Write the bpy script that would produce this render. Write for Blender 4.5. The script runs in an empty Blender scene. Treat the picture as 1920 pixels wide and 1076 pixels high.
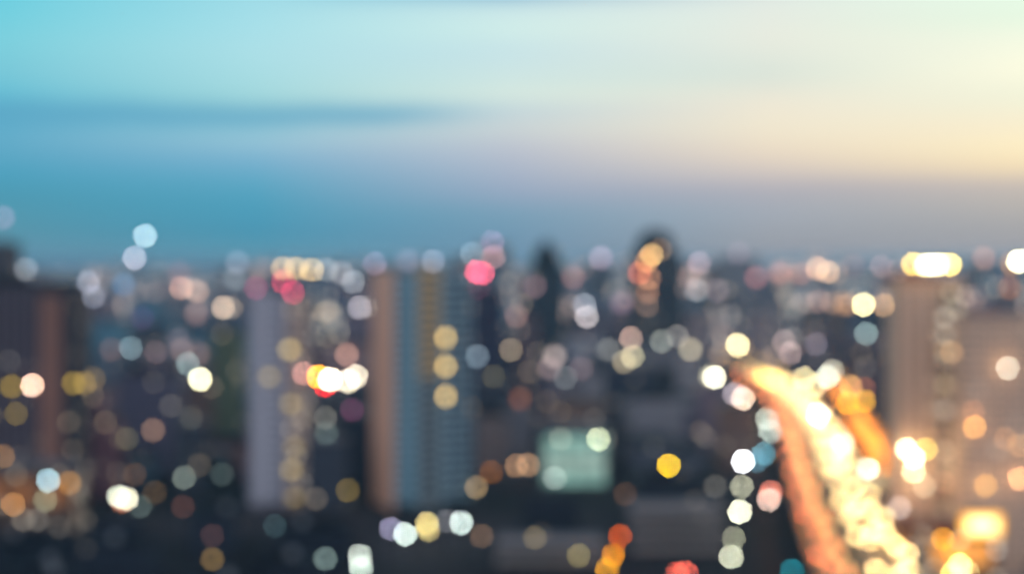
import bpy, math, random
from mathutils import Vector
random.seed(7)
S = bpy.context.scene
COL = S.collection

# ------------------------------------------------------------------ camera, sky, sun, exposure
CAMZ, F, HZ = 120.0, 50 / 36 * 1920, 487.0          # lens height (m), focal length and horizon row in photo pixels
cd = bpy.data.cameras.new('camera'); cam = bpy.data.objects.new('camera', cd); COL.objects.link(cam); S.camera = cam
cam.location = (0, 0, CAMZ); cam.rotation_euler = (math.pi / 2, 0, 0)
cd.sensor_width = 36; cd.lens = 50; cd.shift_y = -(538 - HZ) / 1920; cd.clip_start = 0.1; cd.clip_end = 80000
cd.dof.use_dof = True; cd.dof.focus_distance = 2.05; cd.dof.aperture_fstop = 1.4
cd.dof.aperture_blades = 9; cd.dof.aperture_rotation = 0.2
S.cycles.use_denoising = True; S.cycles.use_adaptive_sampling = False
S.cycles.max_bounces = 5; S.cycles.diffuse_bounces = 2; S.cycles.glossy_bounces = 2; S.cycles.volume_bounces = 1
S.cycles.sample_clamp_indirect = 4
S.view_settings.view_transform = 'Standard'; S.view_settings.look = 'None'; S.view_settings.exposure = 0.0; S.view_settings.gamma = 1.0

def s2l(c): return tuple(((v / 255) / 12.92 if v <= 10.3 else ((v / 255 + 0.055) / 1.055) ** 2.4) for v in c)

class NT:
    def __init__(s, nt): s.nt = nt; s.n = nt.nodes; s.l = nt.links
    def new(s, t, **kw):
        n = s.n.new(t)
        for k, v in kw.items(): setattr(n, k, v)
        return n
    def put(s, sock, v):
        if hasattr(v, 'is_output') or hasattr(v, 'links'): s.l.new(v, sock)
        else: sock.default_value = v
    def m(s, op, a, b=None, c=None, clamp=False):
        n = s.new('ShaderNodeMath', operation=op, use_clamp=clamp); s.put(n.inputs[0], a)
        if b is not None: s.put(n.inputs[1], b)
        if c is not None: s.put(n.inputs[2], c)
        return n.outputs[0]
    def sstep(s, v, a, b):
        n = s.new('ShaderNodeMapRange', interpolation_type='SMOOTHSTEP'); s.put(n.inputs[0], v)
        n.inputs[1].default_value = a; n.inputs[2].default_value = b; return n.outputs[0]
    def mix(s, f, a, b):
        n = s.new('ShaderNodeMix', data_type='RGBA'); s.put(n.inputs[0], f); s.put(n.inputs[6], a); s.put(n.inputs[7], b); return n.outputs[2]
    def ramp(s, f, stops):
        n = s.new('ShaderNodeValToRGB'); s.put(n.inputs[0], f); e = n.color_ramp.elements
        while len(e) < len(stops): e.new(0.5)
        for el, (p, c) in zip(e, sorted(stops)): el.position = p; el.color = (*c, 1)
        return n.outputs[0]

SUN_EL, SUN_ROT = math.radians(3), math.radians(38)
w = bpy.data.worlds.new('World'); S.world = w; w.use_nodes = True
t = NT(w.node_tree); t.n.clear()
geo = t.new('ShaderNodeTexCoord'); sp = t.new('ShaderNodeSeparateXYZ'); t.l.new(geo.outputs['Generated'], sp.inputs[0])
dx, dy, dz = sp.outputs
hyp = t.m('SQRT', t.m('ADD', t.m('MULTIPLY', dx, dx), t.m('MULTIPLY', dy, dy)))
v = t.m('DIVIDE', dz, t.m('MAXIMUM', hyp, 0.001)); az = t.m('ARCTAN2', dx, dy)
cv = t.new('ShaderNodeCombineXYZ'); t.put(cv.inputs[0], t.m('MULTIPLY', az, 5.0)); t.put(cv.inputs[1], t.m('MULTIPLY', v, 26.0))
nz = t.new('ShaderNodeTexNoise'); nz.inputs['Scale'].default_value = 1.1; nz.inputs['Detail'].default_value = 3; nz.inputs['Roughness'].default_value = 0.45
t.l.new(cv.outputs[0], nz.inputs['Vector'])
wob = t.m('MULTIPLY', t.m('SUBTRACT', nz.outputs[0], 0.5), 0.006)
bow = t.m('MULTIPLY', t.m('SINE', t.m('MULTIPLY', az, 7.0)), -0.001)
vv = t.m('ADD', t.m('ADD', v, wob), bow)
p4 = t.m('MULTIPLY', vv, 4.0, clamp=True)
ROWS = {
 0:    {0:(104,203,222),50:(112,206,222),100:(122,206,220),150:(118,198,215),190:(102,190,212),218:(88,178,206),240:(88,172,202),270:(95,170,200),300:(88,165,195),330:(72,158,188),370:(70,150,176),420:(78,146,168),487:(95,142,162)},
 480:  {0:(158,218,230),50:(165,222,232),100:(170,222,230),150:(165,218,225),190:(158,212,218),216:(150,202,214),238:(142,196,213),265:(145,192,212),300:(118,175,205),340:(90,165,195),380:(70,155,185),430:(62,145,175),487:(84,150,170)},
 960:  {-20:(120,170,205),0:(155,196,214),14:(200,228,231),50:(208,236,232),100:(198,226,230),150:(205,228,225),180:(212,230,222),206:(192,212,218),240:(200,210,212),280:(185,192,205),320:(165,178,198),360:(145,165,190),400:(115,155,180),450:(105,145,172),487:(108,142,166)},
 1440: {0:(218,228,224),20:(226,234,226),80:(230,234,222),150:(216,226,216),200:(236,230,212),250:(238,228,205),290:(230,215,195),330:(205,195,190),360:(172,172,182),400:(155,165,178),450:(148,155,165),487:(152,150,158)},
 1920: {0:(228,250,232),60:(228,246,225),100:(242,248,226),150:(250,250,224),200:(238,240,216),250:(245,235,205),290:(250,235,195),325:(238,218,182),350:(195,185,178),380:(178,175,172),430:(155,160,165),487:(148,150,158)}}
prev = None
for i, x in enumerate(sorted(ROWS)):
    c = t.ramp(p4, [((HZ - y) / F * 4, s2l(rgb)) for y, rgb in ROWS[x].items()])
    if prev is None: prev = c
    else:
        a0, a1 = [math.atan((q - 960) / F) for q in (x - 480, x)]
        f = t.new('ShaderNodeMapRange'); t.put(f.inputs[0], az); f.inputs[1].default_value = a0; f.inputs[2].default_value = a1
        prev = t.mix(f.outputs[0], prev, c)
# one thin dark cloud streak, low on the left, tapering out towards the middle
n2 = t.new('ShaderNodeTexNoise'); n2.inputs['Scale'].default_value = 9.0; n2.inputs['Detail'].default_value = 2
c2 = t.new('ShaderNodeCombineXYZ'); t.put(c2.inputs[0], az); t.l.new(c2.outputs[0], n2.inputs['Vector'])
v0 = t.m('ADD', 0.1025, t.m('ADD', t.m('MULTIPLY', az, 0.014), t.m('MULTIPLY', t.m('SUBTRACT', n2.outputs[0], 0.5), 0.007)))
wd_ = t.m('ADD', 0.0055, t.m('MULTIPLY', t.m('MAXIMUM', t.m('MULTIPLY', az, -1.0), 0.0), 0.012))
q_ = t.m('DIVIDE', t.m('SUBTRACT', t.m('ADD', v, wob), v0), wd_); st = t.m('EXPONENT', t.m('MULTIPLY', t.m('MULTIPLY', q_, q_), -1.0))
st = t.m('MULTIPLY', st, t.m('MULTIPLY', t.sstep(az, 0.01, -0.10), 0.8)); prev = t.mix(st, prev, (*s2l((90, 164, 196)), 1))
# the haze between the lens and the sky takes a little of its light: give the sky that much more
gain = t.m('ADD', 1.0, t.m('DIVIDE', 0.002, t.m('MAXIMUM', v, 0.03)))
hi = t.sstep(v, 0.22, 0.9); prev = t.mix(hi, prev, (0.10, 0.20, 0.36, 1))
back = t.sstep(t.m('ABSOLUTE', az), 0.55, 1.9); prev = t.mix(back, prev, (0.60, 0.63, 0.77, 1))
low = t.sstep(v, 0.0, -0.03); prev = t.mix(low, prev, (0.03, 0.04, 0.06, 1))
bg = t.new('ShaderNodeBackground'); t.put(bg.inputs[0], prev); t.put(bg.inputs[1], gain)
sk = t.new('ShaderNodeTexSky', sky_type='NISHITA'); sk.sun_disc = False; sk.sun_elevation = SUN_EL; sk.sun_rotation = SUN_ROT
bg2 = t.new('ShaderNodeBackground'); t.l.new(sk.outputs[0], bg2.inputs[0]); bg2.inputs[1].default_value = 0.004
ad = t.new('ShaderNodeAddShader'); t.l.new(bg.outputs[0], ad.inputs[0]); t.l.new(bg2.outputs[0], ad.inputs[1])
wo = t.new('ShaderNodeOutputWorld'); t.l.new(ad.outputs[0], wo.inputs[0])

sd = bpy.data.lights.new('sun', 'SUN'); sun = bpy.data.objects.new('sun', sd); COL.objects.link(sun)
sd.energy = 0.25; sd.angle = math.radians(4); sd.color = (1.0, 0.72, 0.5)
sun.rotation_euler = Vector((math.sin(SUN_ROT) * math.cos(SUN_EL), math.cos(SUN_ROT) * math.cos(SUN_EL), math.sin(SUN_EL))).to_track_quat('Z', 'Y').to_euler()

# ------------------------------------------------------------------ helpers
def W(px, py, Y): return Vector(((px - 960) / F * Y, Y, CAMZ - (py - HZ) / F * Y))
def PX(p): return (p[0] / p[1] * F + 960, HZ + (CAMZ - p[2]) / p[1] * F)

class MB:
    def __init__(s): s.v = []; s.f = []; s.mi = []
    def box(s, x0, x1, y0, y1, z0, z1, mi=0):
        b = len(s.v); s.v += [(x, y, z) for z in (z0, z1) for y in (y0, y1) for x in (x0, x1)]
        for q in ((0, 2, 3, 1), (4, 5, 7, 6), (0, 1, 5, 4), (2, 6, 7, 3), (0, 4, 6, 2), (1, 3, 7, 5)): s.f.append([b + k for k in q]); s.mi.append(mi)
        return s
    def prism(s, pts, z0, z1, top=1.0, mi=0):
        n = len(pts); b = len(s.v); cx = sum(p[0] for p in pts) / n; cy = sum(p[1] for p in pts) / n
        s.v += [(x, y, z0) for x, y in pts] + [(cx + (x - cx) * top, cy + (y - cy) * top, z1) for x, y in pts]
        for k in range(n): s.f.append([b + k, b + (k + 1) % n, b + n + (k + 1) % n, b + n + k]); s.mi.append(mi)
        s.f.append([b + n + k for k in range(n)]); s.f.append([b + n - 1 - k for k in range(n)]); s.mi += [mi, mi]
        return s
    def cyl(s, x, y, r, z0, z1, n=10, top=1.0, mi=0): return s.prism([(x + r * math.cos(2 * math.pi * k / n), y + r * math.sin(2 * math.pi * k / n)) for k in range(n)], z0, z1, top, mi)
    def bar(s, a, b, r, n=6):
        a, b = Vector(a), Vector(b); d = (b - a).normalized(); u = d.orthogonal().normalized(); w_ = d.cross(u); o = len(s.v)
        for p in (a, b): s.v += [tuple(p + (u * math.cos(2 * math.pi * k / n) + w_ * math.sin(2 * math.pi * k / n)) * r) for k in range(n)]
        for k in range(n): s.f.append([o + k, o + (k + 1) % n, o + n + (k + 1) % n, o + n + k]); s.mi.append(0)
        s.f.append([o + n - 1 - k for k in range(n)]); s.f.append([o + n + k for k in range(n)]); s.mi += [0, 0]
        return s
    def lathe(s, prof, n=12, axis='z', c=(0, 0, 0)):
        o = len(s.v)
        for r, h in prof:
            for k in range(n):
                a = 2 * math.pi * k / n; q = (r * math.cos(a), r * math.sin(a), h)
                if axis == 'y': q = (q[0], h, q[1])
                if axis == 'x': q = (h, q[0], q[1])
                s.v.append((q[0] + c[0], q[1] + c[1], q[2] + c[2]))
        for j in range(len(prof) - 1):
            for k in range(n): s.f.append([o + j * n + k, o + j * n + (k + 1) % n, o + (j + 1) * n + (k + 1) % n, o + (j + 1) * n + k]); s.mi.append(0)
        s.f.append([o + n - 1 - k for k in range(n)]); s.f.append([o + (len(prof) - 1) * n + k for k in range(n)]); s.mi += [0, 0]
        return s
    def build(s, name, mats, parent=None, loc=(0, 0, 0), rz=0):
        me = bpy.data.meshes.new(name); me.from_pydata(s.v, [], s.f)
        for m_ in (mats if isinstance(mats, (list, tuple)) else [mats]): me.materials.append(m_)
        if any(s.mi): me.polygons.foreach_set('material_index', s.mi)
        me.update()
        o = bpy.data.objects.new(name, me); COL.objects.link(o); o.parent = parent; o.location = loc; o.rotation_euler = (0, 0, rz)
        return o

def tag(o, label, cat, group=None):
    o['label'] = label; o['category'] = cat
    if group: o['group'] = group
    return o
def thing(name, label, cat, loc, rz=0, group=None):
    o = bpy.data.objects.new(name, None); COL.objects.link(o); o.location = loc; o.rotation_euler = (0, 0, rz); o.empty_display_size = 1
    return tag(o, label, cat, group)
def struct(o, kind='structure'): o['kind'] = kind; return o
def copy_tree(o, parent=None):
    c = o.copy(); COL.objects.link(c); c.parent = parent
    for ch in KIDS.get(o.name, [q for q in o.children]): copy_tree(ch, c)
    return c
KIDS = {}

# ------------------------------------------------------------------ materials
MC = {}
def plain(name, c, rough=0.7, metal=0.0, noise=0.15, scale=0.3):
    if name in MC: return MC[name]
    m = bpy.data.materials.new(name); m.use_nodes = True; t = NT(m.node_tree); b = t.n['Principled BSDF']
    tc = t.new('ShaderNodeTexCoord'); n = t.new('ShaderNodeTexNoise'); n.inputs['Scale'].default_value = scale; n.inputs['Detail'].default_value = 4
    t.l.new(tc.outputs['Object'], n.inputs['Vector'])
    t.put(b.inputs['Base Color'], t.mix(n.outputs[0], tuple(x * (1 - noise) for x in c) + (1,), tuple(min(1, x * (1 + noise)) for x in c) + (1,)))
    b.inputs['Roughness'].default_value = rough; b.inputs['Metallic'].default_value = metal
    if rough > .55: b.inputs['Specular IOR Level'].default_value = .12
    MC[name] = m; return m
def emit(c, strength, nee=True):
    key = ('e', tuple(round(x, 3) for x in c), round(strength, 1), nee)
    if key in MC: return MC[key]
    m = bpy.data.materials.new('lit_glass'); m.use_nodes = True; t = NT(m.node_tree); b = t.n['Principled BSDF']
    b.inputs['Base Color'].default_value = (0.04, 0.04, 0.04, 1); b.inputs['Emission Color'].default_value = (*c, 1); b.inputs['Emission Strength'].default_value = strength
    if not nee: m.cycles.emission_sampling = 'NONE'
    MC[key] = m; return m
def facade(wall, lit=(1, .75, .45), prob=0.06, strength=4.0, ww=3.2, fh=3.3, glass=(.03, .045, .06), fx=0.7, fz=0.5, vary=0.12):
    key = ('f', wall, lit, prob, strength, ww, fh, glass, fx, fz)
    if key in MC: return MC[key]
    m = bpy.data.materials.new('facade'); m.use_nodes = True; t = NT(m.node_tree); b = t.n['Principled BSDF']
    tc = t.new('ShaderNodeTexCoord'); s = t.new('ShaderNodeSeparateXYZ'); t.l.new(tc.outputs['Object'], s.inputs[0])
    ns = t.new('ShaderNodeSeparateXYZ'); t.l.new(tc.outputs['Normal'], ns.inputs[0])
    isx = t.m('GREATER_THAN', t.m('ABSOLUTE', ns.outputs[0]), 0.5); up = t.m('LESS_THAN', t.m('ABSOLUTE', ns.outputs[2]), 0.5)
    u = t.m('ADD', t.m('MULTIPLY', isx, s.outputs[1]), t.m('MULTIPLY', t.m('SUBTRACT', 1.0, isx), s.outputs[0]))
    cu = t.m('DIVIDE', u, ww); cz = t.m('DIVIDE', s.outputs[2], fh)
    fu = t.m('FRACT', t.m('ADD', cu, 100.0)); fzz = t.m('FRACT', cz)
    mk = t.m('MULTIPLY', t.m('LESS_THAN', t.m('ABSOLUTE', t.m('SUBTRACT', fu, 0.5)), fx / 2), t.m('LESS_THAN', t.m('ABSOLUTE', t.m('SUBTRACT', fzz, 0.5)), fz / 2))
    mk = t.m('MULTIPLY', mk, up)
    oi = t.new('ShaderNodeObjectInfo'); c3 = t.new('ShaderNodeCombineXYZ')
    t.put(c3.inputs[0], t.m('ADD', t.m('FLOOR', cu), t.m('MULTIPLY', isx, 57.0))); t.put(c3.inputs[1], t.m('FLOOR', cz)); t.put(c3.inputs[2], t.m('MULTIPLY', oi.outputs['Random'], 91.0))
    wn = t.new('ShaderNodeTexWhiteNoise'); t.l.new(c3.outputs[0], wn.inputs[0])
    on = t.m('MULTIPLY', mk, t.m('GREATER_THAN', wn.outputs[0], 1 - prob))
    n = t.new('ShaderNodeTexNoise'); n.inputs['Scale'].default_value = 0.15; n.inputs['Detail'].default_value = 4; t.l.new(tc.outputs['Object'], n.inputs['Vector'])
    wc = t.mix(n.outputs[0], tuple(x * (1 - vary) for x in wall) + (1,), tuple(min(1, x * (1 + vary)) for x in wall) + (1,))
    t.put(b.inputs['Base Color'], t.mix(mk, wc, (*glass, 1)))
    t.put(b.inputs['Roughness'], t.m('SUBTRACT', 0.8, t.m('MULTIPLY', mk, 0.6)))
    t.put(b.inputs['Specular IOR Level'], t.m('MULTIPLY_ADD', mk, .3, .1))
    sc = t.new('ShaderNodeSeparateColor'); t.l.new(wn.outputs[1], sc.inputs[0])
    t.put(b.inputs['Emission Color'], t.mix(sc.outputs[1], (*lit, 1), (0.9, 0.85, 0.75, 1)))
    t.put(b.inputs['Emission Strength'], t.m('MULTIPLY', on, t.m('MULTIPLY_ADD', sc.outputs[2], strength, strength * 0.4)))
    m.cycles.emission_sampling = 'NONE'
    MC[key] = m; return m

CONC = plain('concrete', (.16, .16, .17)); DARK = plain('dark_roof', (.010, .013, .022)); STEEL = plain('galvanised_steel', (.25, .26, .28), .5, .6)
TILE = plain('clay_roof', (.12, .06, .05)); TAN = plain('tan_render', (.86, .50, .34)); GREYW = plain('water_tank_grey', (.3, .32, .34))

# ------------------------------------------------------------------ ground
m = bpy.data.materials.new('ground'); m.use_nodes = True; t = NT(m.node_tree); b = t.n['Principled BSDF']
tc = t.new('ShaderNodeTexCoord'); n1 = t.new('ShaderNodeTexNoise'); n1.inputs['Scale'].default_value = 0.006; n1.inputs['Detail'].default_value = 8
t.l.new(tc.outputs['Object'], n1.inputs['Vector'])
t.put(b.inputs['Base Color'], t.ramp(n1.outputs[0], [(0.35, (.010, .014, .016)), (0.5, (.022, .023, .028)), (0.65, (.05, .045, .05))])); b.inputs['Roughness'].default_value = 0.9; b.inputs['Specular IOR Level'].default_value = 0.08
MB().box(-30000, 30000, -2000, 45000, -1.0, 0.0).build('ground', m)['kind'] = 'structure'

# ------------------------------------------------------------------ buildings
BLD = []                                             # (x0, x1, ytop, Ynear, radius, X, Yc) on screen, for line-of-sight tests
def foot(x, y, wd, dp, rz, h):
    c, s = math.cos(rz), math.sin(rz)
    pts = [(x + a * wd / 2 * c - b_ * dp / 2 * s, y + a * wd / 2 * s + b_ * dp / 2 * c) for a in (-1, 1) for b_ in (-1, 1)]
    xs = [PX((q[0], q[1], h))[0] for q in pts]; ys = [PX((q[0], q[1], h))[1] for q in pts]
    return min(xs), max(xs), min(ys), min(q[1] for q in pts)

def rooftop(root, wd, dp, h, rnd, mat=CONC):
    MB().box(-wd / 2 - .25, wd / 2 + .25, -dp / 2 - .25, dp / 2 + .25, h, h + .5).box(-wd / 2 - .25, wd / 2 + .25, -dp / 2 - .25, -dp / 2 + .1, h + .5, h + 1.4).box(-wd / 2 - .25, wd / 2 + .25, dp / 2 - .1, dp / 2 + .25, h + .5, h + 1.4).build('roof', mat, root)
    a = rnd.uniform(-.25, .25) * wd; hh = rnd.uniform(2.5, 4)
    MB().box(a - wd * .13, a + wd * .13, -dp * .2, dp * .2, h + .5, h + .5 + hh).build('stair_house', mat, root)
    bx = a + wd * (.3 if a < 0 else -.3)
    MB().cyl(bx, dp * .1, min(1.6, wd * .08), h + .5, h + 3.0, 12).build('water_tank', GREYW, root)

def building(name, label, X, Y, wd, dp, h, rz, mat, rnd, kind='block', roofm=CONC, group=None):
    root = thing(name, label, 'building', (X, Y, 0), rz, group)
    if kind == 'house':
        MB().box(-wd / 2, wd / 2, -dp / 2, dp / 2, 0, h).build('wall', mat, root)
        r = MB(); e = .6; r.v += [(-wd / 2 - e, -dp / 2 - e, h), (wd / 2 + e, -dp / 2 - e, h), (wd / 2 + e, dp / 2 + e, h), (-wd / 2 - e, dp / 2 + e, h), (-wd / 2 - e, 0, h + dp * .3), (wd / 2 + e, 0, h + dp * .3)]
        r.f += [[0, 1, 5, 4], [2, 3, 4, 5], [0, 4, 3], [1, 2, 5], [3, 2, 1, 0]]; r.mi += [0] * 5
        r.build('roof', roofm, root)
    elif kind == 'tower':
        pod = min(h * .25, 14)
        MB().box(-wd / 2, wd / 2, -dp / 2, dp / 2, pod, h).build('wall', mat, root)
        MB().box(-wd * .62, wd * .62, -dp * .62, dp * .62, 0, pod).build('podium', mat, root)
        for sx in (-1, 1): MB().box(sx * wd / 2 - .5, sx * wd / 2 + .5, -dp / 2 - .5, -dp / 2 + .6, pod, h + 1.2).build('corner_pier', roofm, root)
        rooftop(root, wd - 1.6, dp, h, rnd, roofm)
    elif kind == 'stepped':
        h2 = h * .72
        MB().box(-wd / 2, wd * .1, -dp / 2, dp / 2, 0, h).build('wall', mat, root)
        MB().box(wd * .1, wd / 2, -dp * .42, dp * .42, 0, h2).build('wing', mat, root)
        MB().box(-wd / 2 - .2, wd * .1 + .2, -dp / 2 - .2, dp / 2 + .2, h, h + .9).build('roof', roofm, root)
        MB().box(wd * .1 + .2, wd / 2 + .2, -dp * .42 - .2, dp * .42 + .2, h2, h2 + .8).build('wing_roof', roofm, root)
    else:
        MB().box(-wd / 2, wd / 2, -dp / 2, dp / 2, 0, h).build('wall', mat, root)
        rooftop(root, wd, dp, h, rnd, roofm)
    f = foot(X, Y, wd, dp, rz, h); BLD.append((*f, math.hypot(wd, dp) / 2, X, Y, root))
    return root

def hero(name, label, px0, px1, top, Y, dp, mat, kind='block', roofm=CONC, seed=1):
    a, b_ = W(px0, top, Y), W(px1, top, Y)
    return building(name, label, (a.x + b_.x) / 2, Y + dp / 2, b_.x - a.x, dp, a.z, 0, mat, random.Random(seed), kind, roofm)

# --- H1 the blue tower: near corner at column 738, front recedes to the right
T1 = dict(x=(738 - 960) / F * 681, y=681.0, rz=math.radians(24), L=40.0, D=31.0, H=114.5)
r = thing('residential_tower', 'tall blue glass tower with a tan centre strip and blank pinkish tan side wall', 'tower', (T1['x'], T1['y'], 0), T1['rz'])
H = T1['H']; GL = plain('blue_curtain_glass', (.16, .36, .44), .25, 0, .2, .08); SLAB = plain('pale_floor_edge', (.42, .64, .72)); DGL = plain('dark_window_band', (.025, .06, .09), .3)
TAN2 = plain('ochre_render', (.82, .56, .26)); 
MB().box(0.4, 12, .4, T1['D'], 0, H - .5).build('glass_bay', DGL, r)
MB().box(12, 24, .2, T1['D'] - 3, 62, H + 1.5).build('centre_bay', TAN2, r); MB().box(12, 24, .2, T1['D'] - 3, 0, 62).build('centre_bay', plain('grey_green_render', (.27, .33, .33)), r)
MB().box(24, T1['L'], .4, T1['D'], 0, H - 1).build('glass_bay', DGL, r)
MB().box(-.5, .4, 0, T1['D'], 0, H + .5).build('side_wall', TAN, r)
MB().box(4.5, 9.0, -.75, -.55, 3, H - 1).build('glass_strip', GL, r)
for k in range(1, 26):
    z = k * 4.45
    MB().box(0.5, 11.8, -.5, .4, z, z + 2.25).build('balcony', SLAB, r); MB().box(24.2, T1['L'] + .3, -.5, .4, z, z + 2.25).build('balcony', SLAB, r)
    MB().box(13.6, 22.4, -.15, .2, z + .2, z + 2.1).build('window_band', DGL, r)
for x in (12.0, 24.0): MB().box(x - .3, x + .3, -.9, -.1, 0, H + 2).build('pier', SLAB, r)
for x in (28.3, 33.0, 37.7): MB().box(x - .7, x + .7, -.9, -.52, 0, H * .98).build('fin', DGL, r)
MB().box(1, 11, 3, 20, H - .5, H + 2.0).build('roof_block', CONC, r); MB().box(25, 38, 3, 20, H - 1, H + 1.2).build('roof_block', CONC, r)
for py in (633, 686, 742):
    u = 27.2; Yp = T1['y'] + u * math.sin(T1['rz']); z = CAMZ - (py - HZ) / F * Yp
    pr = MB().box(u - 1.9, u + 1.9, -.75, -.52, z - 1.7, z + 1.7).build('lit_window', emit(s2l((255, 215, 130)), 6.5), r)
    MB().box(u - 2.1, u - 1.9, -.8, -.5, z - 1.9, z + 1.9).box(u + 1.9, u + 2.1, -.8, -.5, z - 1.9, z + 1.9).box(u - 1.9, u + 1.9, -.8, -.5, z + 1.7, z + 1.9).box(u - 1.9, u + 1.9, -.8, -.5, z - 1.9, z - 1.7).build('window_frame', STEEL, pr)
BLD.append((697, 890, 505, 681, 26, T1['x'] + 15, 700, r))

# --- H2 purple grey tower
T2 = dict(x=(466 - 960) / F * 690, y=690.0, rz=math.radians(10), L=29.5, D=26.0, H=CAMZ - (552 - HZ) / F * 690)
r = thing('residential_tower', 'purple grey apartment tower with pale ribs and a warm lit strip down its right side', 'tower', (T2['x'], T2['y'], 0), T2['rz'])
PG2 = plain('pale_mauve_rib', (.58, .59, .64)); H = T2['H']
MB().box(0, 18.5, .3, T2['D'], 0, H).build('wall', facade((.40, .40, .48), prob=.015, ww=2.6, fh=4.45), r)
MB().box(18.5, T2['L'], .2, T2['D'] - 2, 0, H - 2).build('warm_bay', facade((.66, .50, .40), (1, .8, .5), .10, 1.2, 2.7, 4.45, fx=.5), r)
MB().box(2, 8.5, -.4, .3, 2, H + 1.2).build('rib', PG2, r); MB().box(13, 15.5, -.4, .3, 2, H + 1.2).build('rib', PG2, r)
for k in range(1, int(H / 4.45)): MB().box(8.7, 12.9, -.6, .3, k * 4.45, k * 4.45 + 2.2).build('balcony', PG2, r)
MB().box(-.2, 18.7, 0, T2['D'], H, H + 1).build('roof', CONC, r); MB().box(5, 14, 4, 16, H + 1, H + 3.2).build('roof_block', CONC, r)
for px, py, st in ((543, 655, 3.2), (545, 757, 1.6), (505, 706, 1.6), (551, 838, 1.1), (546, 880, 1.9), (552, 932, 1.0)):
    # facade point: intersect the view ray with the front plane
    k = (px - 960) / F; c, s = math.cos(T2['rz']), math.sin(T2['rz']); u = (k * T2['y'] - T2['x']) / (c - k * s); Yp = T2['y'] + u * s
    z = CAMZ - (py - HZ) / F * Yp
    pr = MB().box(u - 1.8, u + 1.8, -.7, -.45, z - 1.4, z + 1.4).build('lit_window', emit(s2l((235, 205, 130)), st), r)
    MB().box(u - 2, u + 2, -.78, -.4, z + 1.4, z + 1.6).box(u - 2, u + 2, -.78, -.4, z - 1.6, z - 1.4).build('window_frame', STEEL, pr)
BLD.append((440, 590, 548, 690, 20, T2['x'] + 14, 700, r))

HM = {}
def fac(c, p=.06, st=3.0, lit=(1, .72, .42), **k): return facade(c, lit, p, st, **k)
HM['H3'] = hero('office_tower', 'dark striped tower with a brown strip at the left edge', -60, 138, 533, 690, 30, fac((.06, .055, .07), .02, 2, ww=2.2, fx=.5), 'block', DARK)
rr = HM['H3']; a = W(75, 555, 689); b_ = W(114, 555, 689)
MB().box(a.x - rr.location.x, b_.x - rr.location.x, -16.2, -15.0, 0, a.z).build('brown_strip', plain('brown_cladding', (.32, .17, .13)), rr)
for q in [-40 + 17.4 * k_ for k_ in range(10) if not 66 < -40 + 17.4 * k_ < 122]:
    a = W(q, 540, 690); MB().box(a.x - rr.location.x - 1.0, a.x - rr.location.x + 1.0, -15.8, -15.0, 0, a.z).build('fin', plain('plum_fin', (.16, .13, .16)), rr)
hero('office_tower', 'tall dark tower cut off by the left edge, rising above its striped neighbour', -90, 10, 458, 900, 30, fac((.05, .05, .08), .01, 2), 'tower', DARK)
HM['H4'] = hero('office_tower', 'pinkish brown tower under the blazing roof lights, tan lit strip at its right', 1678, 1806, 524, 560, 14, fac((.80, .54, .36), .02, 1.5, ww=2.4, fx=.35), 'block', plain('rust_parapet', (.25, .11, .08)))
rr = HM['H4']; a = W(1764, 540, 559.3); b_ = W(1804, 540, 559.3)
MB().box(a.x - rr.location.x, b_.x - rr.location.x, -8.0, -7.0, 0, a.z).build('lit_strip', facade((.48, .36, .24), (1, .75, .4), .35, 1.6, 2.4, 3.3, fx=.8, fz=.6), rr)
for q in (1690, 1715, 1740): 
    a = W(q, 540, 560); MB().box(a.x - rr.location.x - .9, a.x - rr.location.x + .9, -7.6, -7.0, 0, a.z).build('pier', plain('pink_pier', (.84, .62, .46)), rr)
HM['H5'] = hero('office_block', 'mauve slab block filling the right edge beside the pinkish brown tower', 1808, 1990, 592, 540, 24, fac((.86, .60, .42), .02, 1.5, ww=2.4, fx=.35), 'block', plain('pink_roof', (.3, .22, .22)))
for q in (1860, 1895):
    a = W(q, 600, 540); rr = HM['H5']; MB().box(a.x - rr.location.x - .5, a.x - rr.location.x + .5, -12.6, -12.0, 0, a.z).build('pier', plain('pink_pier', (.84, .62, .46)), rr)
# far dark towers
r = hero('office_tower', 'far dark navy tower with a stepped pointed top left of the lit crown tower', 990, 1060, 505, 1500, 30, fac((.02, .03, .05), .02, 1.5), 'tower', DARK)
a = W(1024, 505, 1500); X0 = a.x - r.location.x; z0 = a.z
MB().box(X0 - 14, X0 + 14, -9, 9, z0 + 1, z0 + 14).build('upper_tier', DARK, r); MB().box(X0 - 11, X0 + 11, -6, 6, z0 + 14, z0 + 23).build('upper_tier', DARK, r); MB().cyl(X0, 0, 7.5, z0 + 23, z0 + 31, 8, .25).build('spire', DARK, r)
r = hero('office_tower', 'far dark domed tower with glowing tan lights down its front', 1182, 1280, 478, 1600, 34, fac((.025, .03, .05), .02, 1.5), 'tower', DARK)
a = W(1232, 478, 1600); X0 = a.x - r.location.x; z0 = a.z
MB().box(X0 - 22, X0 + 20, -12, 12, z0 + 1, z0 + 12).build('upper_tier', DARK, r)
MB().lathe([(21, z0 + 12), (19, z0 + 20), (13, z0 + 26), (4, z0 + 29)], 14, 'z', (X0, 0, 0)).build('dome', DARK, r)
HM['H7'] = r
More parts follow.
